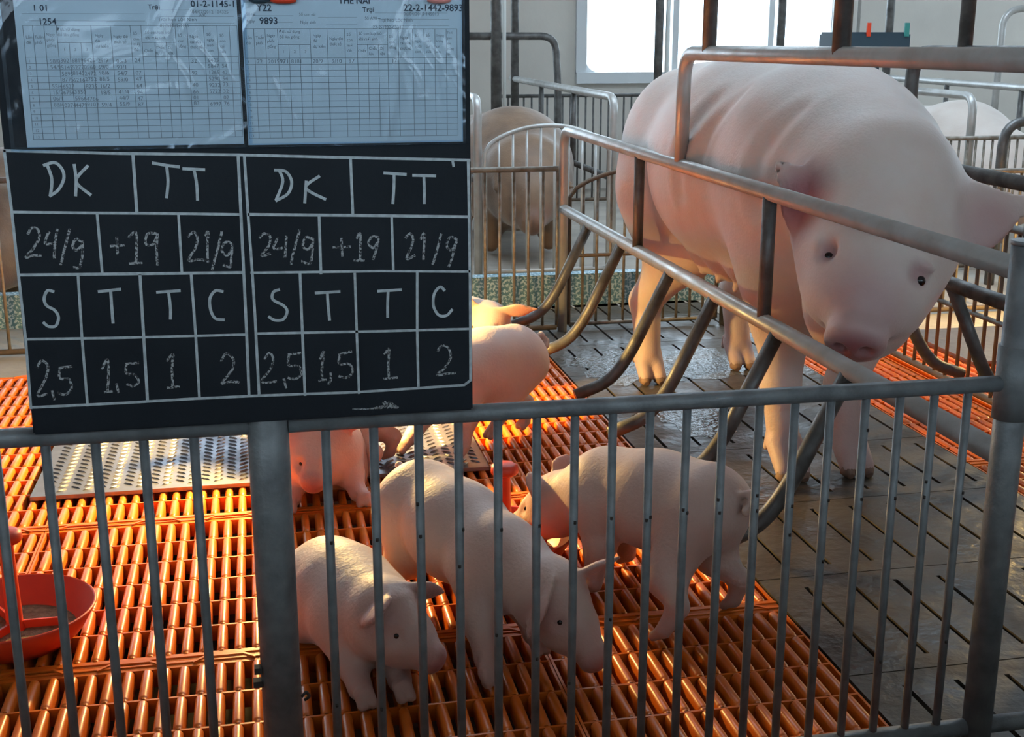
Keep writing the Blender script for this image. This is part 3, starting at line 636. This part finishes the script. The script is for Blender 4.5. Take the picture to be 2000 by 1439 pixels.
# ------------------------------------------------------------------ smooth animal bodies
def nv(v): v = np.array(v, float); return v/np.linalg.norm(v)
class SDF:
    def __init__(s, h): s.h = h; s.pr = []
    def cone(s, a, b, ra, rb, k=.02, flat=None, sub=False): s.pr.append(('c', np.array(a, float), np.array(b, float), ra, rb, k, flat, sub)); return s
    def ell(s, c, r, R=None, k=.02, sub=False): s.pr.append(('e', np.array(c, float), np.array(r, float), np.eye(3) if R is None else np.array(R, float), None, k, None, sub)); return s
    def solve(s):
        h = s.h; lo = np.full(3, 1e9); hi = -lo
        for p in s.pr:
            if p[7]: continue
            if p[0] == 'c': m = max(p[3], p[4]); a = np.minimum(p[1], p[2])-m; b = np.maximum(p[1], p[2])+m
            else: m = p[2].max(); a = p[1]-m; b = p[1]+m
            lo = np.minimum(lo, a); hi = np.maximum(hi, b)
        lo -= 4*h; hi += 4*h; n = np.ceil((hi-lo)/h).astype(int)+1
        ax = [(lo[i]+h*np.arange(n[i])).astype(np.float32) for i in range(3)]
        F = np.full(n, 1.0, np.float32)
        for (t, a, b, c, d, k, flat, sub) in s.pr:
            if t == 'c': m = max(c, d); bl = np.minimum(a, b)-m; bh = np.maximum(a, b)+m
            else: m = b.max(); bl = a-m; bh = a+m
            mg = max(k*1.3, 0)+5*h; i0 = np.maximum(np.floor((bl-mg-lo)/h).astype(int), 0); i1 = np.minimum(np.ceil((bh+mg-lo)/h).astype(int)+1, n)
            X, Y, Z = np.meshgrid(ax[0][i0[0]:i1[0]], ax[1][i0[1]:i1[1]], ax[2][i0[2]:i1[2]], indexing='ij')
            if t == 'c':
                qx, qy, qz = X-a[0], Y-a[1], Z-a[2]; ba = b-a; L2 = float(ba@ba)+1e-12; sc = 1.0
                if flat is not None:
                    nn, f = flat; nn = nv(nn); dn = (qx*nn[0]+qy*nn[1]+qz*nn[2])*(1/f-1)
                    qx = qx+dn*nn[0]; qy = qy+dn*nn[1]; qz = qz+dn*nn[2]
                    bd = (ba@nn)*(1/f-1); ba = ba+bd*nn; L2 = float(ba@ba)+1e-12; sc = max(f, .45)
                tt = np.clip((qx*ba[0]+qy*ba[1]+qz*ba[2])/L2, 0, 1)
                D = (np.sqrt((qx-tt*ba[0])**2+(qy-tt*ba[1])**2+(qz-tt*ba[2])**2)-(c+(d-c)*tt))*sc
            else:
                R = c; qx, qy, qz = X-a[0], Y-a[1], Z-a[2]
                lx = [R[i][0]*qx+R[i][1]*qy+R[i][2]*qz for i in range(3)]
                k0 = np.sqrt(sum((lx[i]/b[i])**2 for i in range(3))); k1 = np.sqrt(sum((lx[i]/b[i]**2)**2 for i in range(3)))+1e-9
                D = k0*(k0-1)/k1
            G_ = F[i0[0]:i1[0], i0[1]:i1[1], i0[2]:i1[2]]
            if sub:
                D = -D; hh = np.maximum(k-np.abs(G_-D), 0)/k; G_[...] = np.maximum(G_, D)+hh*hh*k*.25
            else:
                hh = np.maximum(k-np.abs(G_-D), 0)/k; G_[...] = np.minimum(G_, D)-hh*hh*k*.25
        s.F, s.lo = F, lo; return s
    def hit(s, o, d):
        o = np.array(o, float); d = nv(d); n = np.array(s.F.shape)
        for i in range(4000):
            p = o+d*s.h*.25*i; q = (p-s.lo)/s.h; j = np.floor(q).astype(int)
            if (j < 0).any() or (j >= n-1).any(): return p
            f = q-j; c = s.F[j[0]:j[0]+2, j[1]:j[1]+2, j[2]:j[2]+2]
            w = c[0]*(1-f[0])+c[1]*f[0]; w = w[0]*(1-f[1])+w[1]*f[1]; w = w[0]*(1-f[2])+w[1]*f[2]
            if w > 0: return p
        return p
    def mesh(s, name, origin):
        F, h, lo = s.F, s.h, s.lo; I = F < 0; n = F.shape
        c = [F[i:n[0]-1+i, j:n[1]-1+j, k:n[2]-1+k] for i in (0, 1) for j in (0, 1) for k in (0, 1)]
        ins = np.stack([x < 0 for x in c]); act = ins.any(0) & ~ins.all(0)
        ids = np.full(act.shape, -1, np.int64); cells = np.argwhere(act); ids[act] = np.arange(len(cells))
        vals = np.stack([x[act] for x in c], 1); corners = np.array([(i, j, k) for i in (0, 1) for j in (0, 1) for k in (0, 1)], float)
        acc = np.zeros((len(cells), 3)); cnt = np.zeros(len(cells))
        for a in range(8):
            for b in range(a+1, 8):
                if np.abs(corners[a]-corners[b]).sum() != 1: continue
                va, vb = vals[:, a], vals[:, b]; m = (va < 0) != (vb < 0); t = np.where(m, va/np.where(m, va-vb, 1), 0)
                acc += np.where(m[:, None], corners[a]+(corners[b]-corners[a])*t[:, None], 0); cnt += m
        V = lo+h*(cells+acc/cnt[:, None])
        Q = []
        for axis in range(3):
            sl0 = [slice(None)]*3; sl1 = [slice(None)]*3; sl0[axis] = slice(0, -1); sl1[axis] = slice(1, None)
            A, B = I[tuple(sl0)], I[tuple(sl1)]; e = np.argwhere(A != B); fl = A[tuple(e.T)]
            u, v = [(1, 2), (2, 0), (0, 1)][axis]
            def cell(du, dv):
                q = e.copy(); q[:, u] -= du; q[:, v] -= dv; return ids[tuple(q.T)]
            q = np.stack([cell(1, 1), cell(0, 1), cell(0, 0), cell(1, 0)], 1); q[~fl] = q[~fl][:, ::-1]; Q.append(q)
        Q = np.concatenate(Q); Q = Q[(Q >= 0).all(1)]
        V = V-np.array(origin)
        me = bpy.data.meshes.new(name); me.vertices.add(len(V)); me.vertices.foreach_set('co', V.astype(np.float32).ravel())
        me.loops.add(len(Q)*4); me.loops.foreach_set('vertex_index', Q.astype(np.int32).ravel())
        me.polygons.add(len(Q)); me.polygons.foreach_set('loop_start', np.arange(0, len(Q)*4, 4, dtype=np.int32)); me.polygons.foreach_set('loop_total', np.full(len(Q), 4, np.int32))
        me.polygons.foreach_set('use_smooth', np.ones(len(Q), bool)); me.update(calc_edges=True); me.validate()
        s.V = V+np.array(origin); return me
def tone_attr(me, V, pinks, dirts):
    """painted skin colour of the animal itself: red channel pinker skin, green channel dirty skin"""
    col = np.zeros((len(V), 4), np.float32); col[:, 3] = 1
    for ch, lst in ((0, pinks), (1, dirts)):
        for (c, r, a) in lst:
            d = np.linalg.norm(V-np.array(c), axis=1); col[:, ch] = np.maximum(col[:, ch], a*np.clip(1.6*(1-d/r), 0, 1))
    at = me.color_attributes.new('tone', 'FLOAT_COLOR', 'POINT'); at.data.foreach_set('color', col.ravel())
def ball(name, c, r, m, parent, sc=(1, 1, 1)):
    bm = bmesh.new(); bmesh.ops.create_uvsphere(bm, u_segments=14, v_segments=10, radius=r)
    for v in bm.verts: v.co = Vector((v.co.x*sc[0], v.co.y*sc[1], v.co.z*sc[2]))
    for f in bm.faces: f.smooth = True
    me = bpy.data.meshes.new(name); bm.to_mesh(me); bm.free()
    return link(name, me, m, parent, Vector(c)-parent.location)

def piglet(label, R, S, head, nose, feet, s=1.0, ears=None, tail=True, eyed=(.32, .80, .42), h=.0042, rump=.076, chest=.069, mid=.079, headr=.056, roll=0.0, cat='piglet', name='piglet', m='piglet', group='piglets in the pen', dirt=()):
    R, S, head, nose = [np.array(q, float) for q in (R, S, head, nose)]
    ax = nv(S-R); fw = nv([ax[0], ax[1], 0]); side = np.array([-fw[1], fw[0], 0.]); up = nv(np.cross(ax, side))
    g = SDF(h*s)
    K = .045*s
    g.cone(R, (R+S)/2-up*.004*s, rump*s, mid*s, K); g.cone((R+S)/2-up*.004*s, S, mid*s, chest*s, K)
    g.cone(S, S+(head-S)*.75, chest*s*.95, headr*s*1.02, K)
    hf = nv(nose-head); hs_ = nv(np.cross([0, 0, 1], hf) if abs(hf[2]) < .95 else side)
    if hs_@side < 0 and abs(hf@fw) > .2 and (hf@fw) > 0: hs_ = -hs_
    if roll:
        c_, s_ = math.cos(roll), math.sin(roll); hs_ = hs_*c_+np.cross(hf, hs_)*s_
    hu = np.cross(hf, hs_)
    L = np.linalg.norm(nose-head)
    g.cone(head, head+hf*L*.35-hu*.004*s, headr*s, headr*s*.80, .03*s)
    for q in (-1, 1): g.cone(head+hs_*q*.022*s-hu*.016*s+hf*.008*s, head+hs_*q*.016*s-hu*.018*s+hf*L*.4, headr*s*.62, headr*s*.42, .025*s)
    g.cone(head+hf*L*.3, nose-hf*.012*s, headr*s*.62, .0245*s, .025*s)
    g.cone(nose-hf*.012*s, nose-hf*.004*s, .0225*s, .0235*s, .006*s, flat=(hf, .7))
    for q in (-1, 1): g.ell(nose+hs_*q*.0092*s+hf*.003*s, (.0062*s,)*3, None, .003*s, True)
    eye_dir = {q: nv(hf*eyed[0]*(.12/L)+hs_*q*eyed[1]+hu*eyed[2]) for q in (-1, 1)}
    for q in (-1, 1): g.ell(head+hf*L*.25+eye_dir[q]*headr*s*.98, (.010*s,)*3, None, .013*s, True)
    E_ = ears or [(.055, .03, .030), (.055, .03, .030)]
    for q, (lo_, lu, lf) in zip((1, -1), E_):
        base = head+hs_*q*headr*s*.62+hu*headr*s*.62-hf*.010*s; tip = base+(hs_*q*lo_+hu*lu+hf*lf)*s*1.2
        nrm = nv(np.cross(tip-base, nv(hs_*q*.3-hf+hu*.5)+.01)); nrm = nv(hf*.9-hu*.25-hs_*q*.15); d_ = nv(tip-base); nrm = nv(nrm-d_*(nrm@d_))
        g.cone(base, base+(tip-base)*.5, .023*s, .028*s, .010*s, flat=(nrm, .24)); g.cone(base+(tip-base)*.5, tip, .028*s, .007*s, .008*s, flat=(nrm, .26))
    for i, ft in enumerate(feet):
        if ft is None: continue
        ft = np.array(ft, float); q = 1 if i % 2 == 0 else -1; hind = i < 2
        root = (R+side*q*.040*s-up*.012*s) if hind else (S+side*q*.038*s-up*.012*s)
        lf = nv([*(fw[:2]), 0])
        if hind:
            kn = root*.50+ft*.50+lf*.022*s; hk = np.array([ft[0], ft[1], ft[2]+.060*s])-lf*.018*s+(root-ft)*np.array([.18, .18, 0])
            g.cone(root, kn, .056*s, .034*s, .03*s); g.cone(kn, hk, .032*s, .0185*s, .02*s); g.cone(hk, ft+np.array([0, 0, .020*s]), .0165*s, .0135*s, .01*s)
        else:
            el = root*.52+ft*.48-lf*.010*s; wr = root*.22+ft*.78+lf*.002*s
            g.cone(root, el, .046*s, .027*s, .03*s); g.cone(el, wr, .026*s, .0175*s, .015*s); g.cone(wr, ft+np.array([0, 0, .020*s]), .0165*s, .0135*s, .01*s)
        for w in (-1, 1):
            t0 = ft+side*w*.0062*s+np.array([0, 0, .021*s]); t1 = ft+side*w*.0080*s+lf*.014*s+np.array([0, 0, .0085*s]); g.cone(t0, t1, .0098*s, .0085*s, .004*s)
    if tail:
        b = R-ax*rump*s*.96+up*.03*s; pts = [b, b-ax*.018*s+up*.004*s, b-ax*.026*s-up*.012*s+side*.010*s, b-ax*.018*s-up*.022*s+side*.016*s, b-ax*.012*s-up*.016*s+side*.006*s]
        for a_, b_ in zip(pts, pts[1:]): g.cone(a_, b_, .0075*s, .0062*s, .005*s)
    g.solve()
    org = np.array([R[0]*.5+S[0]*.5, R[1]*.5+S[1]*.5, 0.])
    root_ = thing(name, label, cat, tuple(org), group)
    me = g.mesh('body', org)
    pk = [(nose, .040*s, 1.0), (nose-hf*.02*s, .06*s, .35)]
    for q, (lo_, lu, lf) in zip((1, -1), E_): pk.append((head+hs_*q*headr*s*.62+hu*headr*s*.62+(hs_*q*lo_+hu*lu+hf*lf)*s*.7, .06*s, .45))
    for ft in feet:
        if ft is not None: pk.append((ft, .09*s, .35))
    tone_attr(me, g.V, pk, [(ft, .035*s, .5) for ft in feet if ft is not None]+list(dirt))
    b = link('body', me, M[m], root_)
    for q in (-1, 1):
        p = g.hit(head+hf*L*.25, eye_dir[q])
        ball('eye', p-nv(p-head)*.0028*s, .0046*s, M['eye'], root_)
    return root_
piglet('piglet crouching front left by the post, its head lowered to the slats', (.085, 2.04, .080), (.135, 1.885, .088), (.165, 1.80, .115), (.228, 1.735, .068),
       [(.15, 2.06, .004), (.01, 1.99, .004), (.178, 1.745, .004), (.118, 1.735, .004)], 1.02, ears=[(.035, .005, .028), (.03, .015, .02)])
piglet('piglet nosing the slats with its back sloping down to the right', (.268, 2.175, .163), (.365, 1.93, .140), (.432, 1.80, .125), (.482, 1.725, .045),
       [(.31, 2.20, .004), (.212, 2.10, .004), (.415, 1.85, .004), (.315, 1.765, .004)], 1.02, ears=[(.045, .035, .01), (.045, -.030, .040)])
piglet('piglet standing sideways at the feeder, hindquarters to the right', (.738, 1.955, .200), (.612, 2.125, .178), (.535, 2.225, .115), (.478, 2.295, .052),
       [(.632, 1.845, .004), (.792, 1.935, .004), (.565, 2.045, .004), (.665, 2.165, .004)], 1.04, ears=[(.022, .02, -.01), (.03, .03, -.005)])
piglet('piglet sitting beside the thick post and facing the viewer', (.112, 2.775, .074), (.104, 2.69, .118), (.098, 2.652, .118), (.080, 2.556, .070),
       [(.19, 2.70, .016), (.03, 2.71, .016), (.190, 2.585, .004), (.030, 2.580, .004)], 1.06, headr=.063, ears=[(.04, .05, .0), (.04, .05, .0)], tail=False, eyed=(.85, .60, .50))
piglet('brightly lit piglet showing its rump past the right edge of the blackboard', (.612, 3.03, .207), (.44, 2.93, .198), (.345, 2.87, .185), (.255, 2.82, .14),
       [(.545, 2.955, .016), (.64, 3.015, .016), (.452, 2.835, .016), (.315, 2.885, .016)], 1.08)
piglet('piglet farthest back, its pink ear showing below the first finger bar', (.50, 3.62, .175), (.585, 3.50, .185), (.625, 3.43, .205), (.585, 3.345, .150),
       [(.56, 3.66, .004), (.45, 3.60, .004), (.64, 3.52, .004), (.54, 3.45, .004)], 1.0, ears=[(.085, .005, -.01), (.05, .04, .0)])
piglet('piglet standing on the tread plate, only its legs showing under the blackboard', (.215, 2.835, .185), (.03, 2.965, .185), (-.06, 3.03, .175), (-.14, 3.085, .13),
       [(.218, 2.72, .016), (.275, 2.84, .016), (-.01, 2.90, .016), (.06, 3.03, .016)], 1.0)

# ------------------------------------------------------------------ the sow
def build_sow():
    g = SDF(.0076); X = 1.285
    g.cone((X, 3.46, .692), (X, 3.05, .695), .232, .245, .12); g.cone((X, 3.05, .695), (X-.02, 2.66, .695), .245, .222, .12)
    g.ell((X, 3.1, .63), (.248, .42, .225), None, .1)
    g.cone((X-.02, 2.68, .725), (X-.035, 2.46, .705), .200, .160, .10); g.cone((X-.035, 2.47, .70), (1.235, 2.36, .69), .160, .135, .09)
    for q in (-1, 1):      # shoulders and hams
        g.ell((X-.015+q*.105, 2.66, .60), (.115, .16, .24), None, .08); g.ell((X+q*.12, 3.47, .60), (.135, .19, .26), None, .09)
    # head: forehead, cheeks, snout
    poll = np.array([1.232, 2.335, .685]); nose = np.array([1.080, 2.112, .440]); hf = nv(nose-poll); hs_ = nv(np.cross([0, 0, 1.], hf)); hs_ = nv(hs_-np.array([0, 0, .16])*np.sign(hs_[0])); hu = np.cross(hf, hs_)
    if hu[1] > 0: hu = -hu
    if hs_[0] < 0: hs_ = -hs_
    L = np.linalg.norm(nose-poll)
    g.cone(poll, poll+hf*L*.45, .138, .115, .07); g.cone(poll+hf*L*.42, nose-hf*.035, .108, .050, .05)
    for q in (-1, 1): g.cone(poll+hf*L*.25+hs_*q*.075-hu*.05, poll+hf*L*.66+hs_*q*.055-hu*.035, .088, .060, .06)
    g.ell((1.215, 2.36, .46), (.122, .11, .125), None, .07)        # jowl
    g.cone(poll+hf*L*.5-hu*.07, nose-hf*.045-hu*.035, .075, .040, .04)   # lower jaw
    g.cone(nose-hf*.022, nose-hf*.004, .056, .059, .010, flat=(hf, .45))
    for q in (-1, 1): g.ell(nose+hs_*q*.022+hf*.012, (.013, .013, .017), None, .008, True)
    g.cone(nose-hf*.05-hu*.036+hs_*.06, nose-hf*.05-hu*.036-hs_*.06, .006, .006, .01, sub=True)
    eyes = []
    for q in (-1, 1):
        c = poll+hf*L*.60+hs_*(q*.086+.010)+hu*.058; g.ell(c+hu*.012, (.017, .017, .017), None, .02, True); eyes.append(c)
        g.cone(c-hf*.022-hs_*.022+hu*.002, c-hf*.022+hs_*.022-hu*.004, .006, .006, .02)
    # ears
    b1 = poll+hs_*-.105+hu*.035-hf*.045; 
    en = nv([-.35, -.9, .15])
    g.cone((1.145, 2.335, .675), (1.090, 2.345, .672), .050, .064, .02, flat=(en, .27)); g.cone((1.090, 2.345, .672), (1.034, 2.385, .738), .062, .018, .015, flat=(en, .27))
    b2 = poll+hs_*.110+hu*.03-hf*.02
    b2 = poll+hs_*.110+hu*.03-hf*.02
    g.cone(b2, (1.40, 2.27, .650), .045, .066, .03, flat=(nv([.1, -.85, .5]), .25)); g.cone((1.40, 2.27, .650), (1.525, 2.29, .665), .066, .022, .02, flat=(nv([.1, -.85, .5]), .25))
    # legs: hip, knee, hock, foot
    feet = []
    def hind(x, y, hx):
        g.cone((hx, 3.46, .56), (hx-.0, 3.36, .40), .145, .085, .07); g.cone((hx, 3.36, .40), (x, y+.045, .235), .080, .047, .05); g.cone((x, y+.045, .235), (x, y+.005, .075), .045, .037, .02)
        toes(x, y)
    def fore(x, y, hx):
        g.cone((hx, 2.64, .52), (hx, 2.68, .36), .115, .072, .06); g.cone((hx, 2.68, .36), (x, y+.05, .20), .066, .045, .04); g.cone((x, y+.05, .20), (x, y+.02, .075), .043, .036, .02)
        toes(x, y)
    def toes(x, y):
        feet.append((x, y, 0))
        for w in (-1, 1): g.cone((x+w*.017, y+.012, .075), (x+w*.022, y-.045, .024), .027, .020, .010); g.cone((x+w*.024, y+.045, .085), (x+w*.028, y+.052, .05), .011, .008, .006)
    hind(1.108, 3.455, 1.165); hind(1.43, 3.56, 1.43); fore(1.175, 2.60, 1.185); fore(1.335, 2.60, 1.41)
    # udder
    for i, y in enumerate((2.78, 2.90, 3.02, 3.14, 3.26)):
        for q in (-1, 1):
            g.ell((X+q*.085, y, .455-.006*i), (.075, .066, .065), None, .04); g.cone((X+q*.12, y, .41), (X+q*.135, y, .385), .012, .009, .01)
    b = np.array([X, 3.69, .76])
    pts = [b, b+[.0, .03, -.03], b+[.02, .04, -.08], b+[.01, .045, -.15]]
    for a, c in zip(pts, pts[1:]): g.cone(a, c, .016, .012, .01)
    g.solve(); org = np.array([X, 3.05, 0.])
    root = thing('sow', 'large pale sow standing in the crate with her head lowered', 'pig', tuple(org))
    me = g.mesh('body', org)
    V = g.V.copy()          # soft skin folds over shoulder, flank and neck
    for pts, dep, wd in (([(2.90, .84), (2.96, .74), (2.95, .62)], .006, .020), ([(2.78, .86), (2.84, .78), (2.86, .70)], .004, .018), ([(2.50, .84), (2.55, .74), (2.54, .64)], .007, .020), ([(3.27, .66), (3.25, .56), (3.22, .46)], .007, .026)):
        dmin = np.full(len(V), 9.0)
        for a, b_ in zip(pts, pts[1:]):
            a, b_ = np.array(a), np.array(b_); t = np.clip(((V[:, 1:]-a)@(b_-a))/((b_-a)@(b_-a)), 0, 1)[:, None]; dmin = np.minimum(dmin, np.linalg.norm(V[:, 1:]-a-t*(b_-a), axis=1))
        sd = np.sign(V[:, 0]-X)*np.clip(np.abs(V[:, 0]-X)/.12, 0, 1); V[:, 0] -= sd*dep*np.exp(-(dmin/wd)**2); V[:, 0] += sd*dep*.5*np.exp(-((dmin-wd*2.2)/wd)**2)
    me.vertices.foreach_set('co', (V-org).astype(np.float32).ravel()); me.update()
    pk = [(nose, .085, 1.0), (nose-hf*.04+hu*.04, .13, .5), ((1.08, 2.35, .67), .11, .95), ((1.43, 2.22, .63), .13, .5)] + [(f, .26, .4) for f in feet] + [((X, y, .42), .15, .6) for y in (2.8, 3.0, 3.2)] + [((1.10, 3.35, .48), .16, .35)] + [(e, .035, .6) for e in eyes]
    tone_attr(me, g.V, pk, [(f, .07, .55) for f in feet] + [(nose-hf*.01-hu*.03, .06, .35)])
    link('body', me, M['sow'], root)
    for e in eyes:
        p = g.hit(e-hu*.06, hu); ball('eye', p-hu*.0085, .0115, M['eye'], root)
    for (x, y, z) in feet:
        for w in (-1, 1):
            MB().tube([Vector((x+w*.0225, y-.047, .018))-root.location, Vector((x+w*.023, y-.058, .012))-root.location, Vector((x+w*.0235, y-.066, .008))-root.location], .0205, 12, r_end=.008).build('hoof', M['hoof'], root)
build_sow()

# ------------------------------------------------------------------ background pens
kerb = tag(MB().box(-2.2, 2.7, 4.54, 4.60, 0, .12).build('mottled_kerb', M['kerb']), 'low mottled blue-white kerb behind the rear fence', 'kerb')
def back_crate(x0, x1, y0, label):
    c = thing('back_crate', label, 'crate', (x0, y0, 0)); w = x1-x0
    for x in (0, w):
        MB().tube([(x, 0, 0), (x, 0, .74), (x, 2.2, .745)], .018, 12, .07).build('side_frame', M['steel_bright'], c)
        MB().tube([(x, 0, .40), (x, 2.2, .40)], .014, 10).build('lower_rail', M['steel_dark'], c)
        for y in (.7, 1.4): MB().tube([(x, y, .40), (x, y, .74)], .014, 10).build('strut', M['steel_dark'], c)
        MB().tube([(x, 2.1, 0), (x, 2.1, CEIL)], .024, 12).build('post', M['steel_dark'], c)
    return c
back_crate(.90, 1.485, 5.2, 'steel crate in the back row around the brown sow')
back_crate(3.02, 3.70, 4.99, 'steel crate in the back row around the pale sow')
arch_gate(.925, 1.46, 5.17, .52, .63, 'silver arched gate in front of the brown sow', M['steel_bright'], M['steel_bright'], .058, None, .009)
bar_fence('pale barred gate in front of the pale sow in the back row', 2.70, 3.72, 4.93, .568, .040, M['steel_rear'], M['steel_rear'], 'back_gate')
bar_fence('low barred fence along the foot of the back wall', 1.38, 2.9, 7.45, .64, .047, M['steel_dark'], M['steel_dark'], 'wall_fence', .006, .011)
def lying_sow(x, y, mkey, label, zt, turn=1):
    g = SDF(.016)
    g.cone((x, y+1.0, zt-.27), (x, y+.35, zt-.25), .25, .27, .1); g.cone((x, y+.35, zt-.25), (x, y+.05, zt-.27), .27, .21, .1)
    g.cone((x, y+.05, zt-.27), (x-.02*turn, y-.10, zt-.34), .17, .13, .08); g.cone((x-.02*turn, y-.10, zt-.34), (x-.03*turn, y-.22, zt-.42), .11, .06, .05)
    for q in (-1, 1):
        g.cone((x+q*.09, y-.06, zt-.24), (x+q*.17, y-.12, zt-.28), .05, .02, .02, flat=(nv([.2*q, -.8, .5]), .25))
        for yy in (.2, .95): g.cone((x+q*.13, y+yy, zt-.34), (x+q*.14, y+yy-.02, .05), .11, .04, .06)
    g.solve(); root = thing('sow', label, 'pig', (x, y+.5, 0)); me = g.mesh('body', (x, y+.5, 0))
    tone_attr(me, g.V, [((x, y-.22, zt-.42), .1, .8)], []); link('body', me, M[mkey], root)
lying_sow(1.19, 5.55, 'brownsow', 'brown muddy sow in the back row behind the silver arched gate', .625)
lying_sow(3.36, 5.28, 'palesow', 'pale sow in the back row at the right edge of the picture', .645)
lying_sow(-1.02, 5.2, 'brownsow', 'brown sow just visible left of the blackboard', .50)
# trough, pipes and posts against the back wall
tr = thing('feed_trough', 'dark blue trough behind the sow\'s neck under the back wall', 'trough', (2.83, 6.0, .90))
box_obj(-.02, .36, -.12, .12, 0, .105, 'box', M['trough'], tr, .01)
MB().tube([(.17, 0, .0), (.17, 0, -.90)], .03, 12).build('stand', M['trough'], tr)
box_obj(.12, .24, -.05, .05, -.16, 0, 'outlet', M['trough'], tr, .008)
MB().box(.12, .14, -.125, -.115, .085, .15).build('red_lever', M['red'], tr); MB().box(.32, .345, -.125, -.115, .085, .15).build('green_lever', M['green'], tr)
def pipe(label, pts, r, m, name='pipe', bend=.06):
    o = thing(name, label, 'pipe', pts[0]); part_tube('tube', pts, r, M[m], o, 12, bend); return o
pipe('thick grey upright post at the left, right beside the blackboard', [(1.30, 6.9, 0), (1.30, 6.9, CEIL)], .030, 'steel_dark', 'upright_post')
pipe('white thin water pipe beside the left upright post', [(1.325, 6.8, 0.2), (1.325, 6.8, CEIL)], .010, 'pvc')
pipe('bent steel rail turning down on the back wall left of the window', [(1.0, 6.95, .985), (1.64, 6.95, .985), (1.66, 6.95, .70), (1.66, 6.95, 0)], .020, 'steel_dark', 'bent_rail', .08)
pipe('upright steel pipe in front of the left part of the window', [(2.22, 6.9, 0), (2.22, 6.9, CEIL)], .024, 'steel_dark', 'upright_post')
pipe('white pipe in front of the window beside an upright', [(2.27, 6.9, 0), (2.27, 6.9, CEIL)], .013, 'pvc')
pipe('white pipe on the back wall right of the window', [(3.60, 7.6, .3), (3.60, 7.6, CEIL)], .022, 'pvc')
pipe('thin grey pipe on the back wall above the trough', [(3.16, 6.4, .9), (3.16, 6.4, CEIL)], .009, 'steel_bright')
pipe('hooped steel rail at the top right in front of the back wall', [(3.88, 6.2, 0), (3.88, 6.2, 1.12), (4.3, 6.2, 1.14)], .018, 'steel_bright', 'hoop_rail', .10)
pipe('hooped grey rail at the right edge in the back row', [(2.93, 4.6, 0), (2.93, 4.6, .66), (3.4, 4.6, .66)], .020, 'steel_dark', 'hoop_rail', .10)
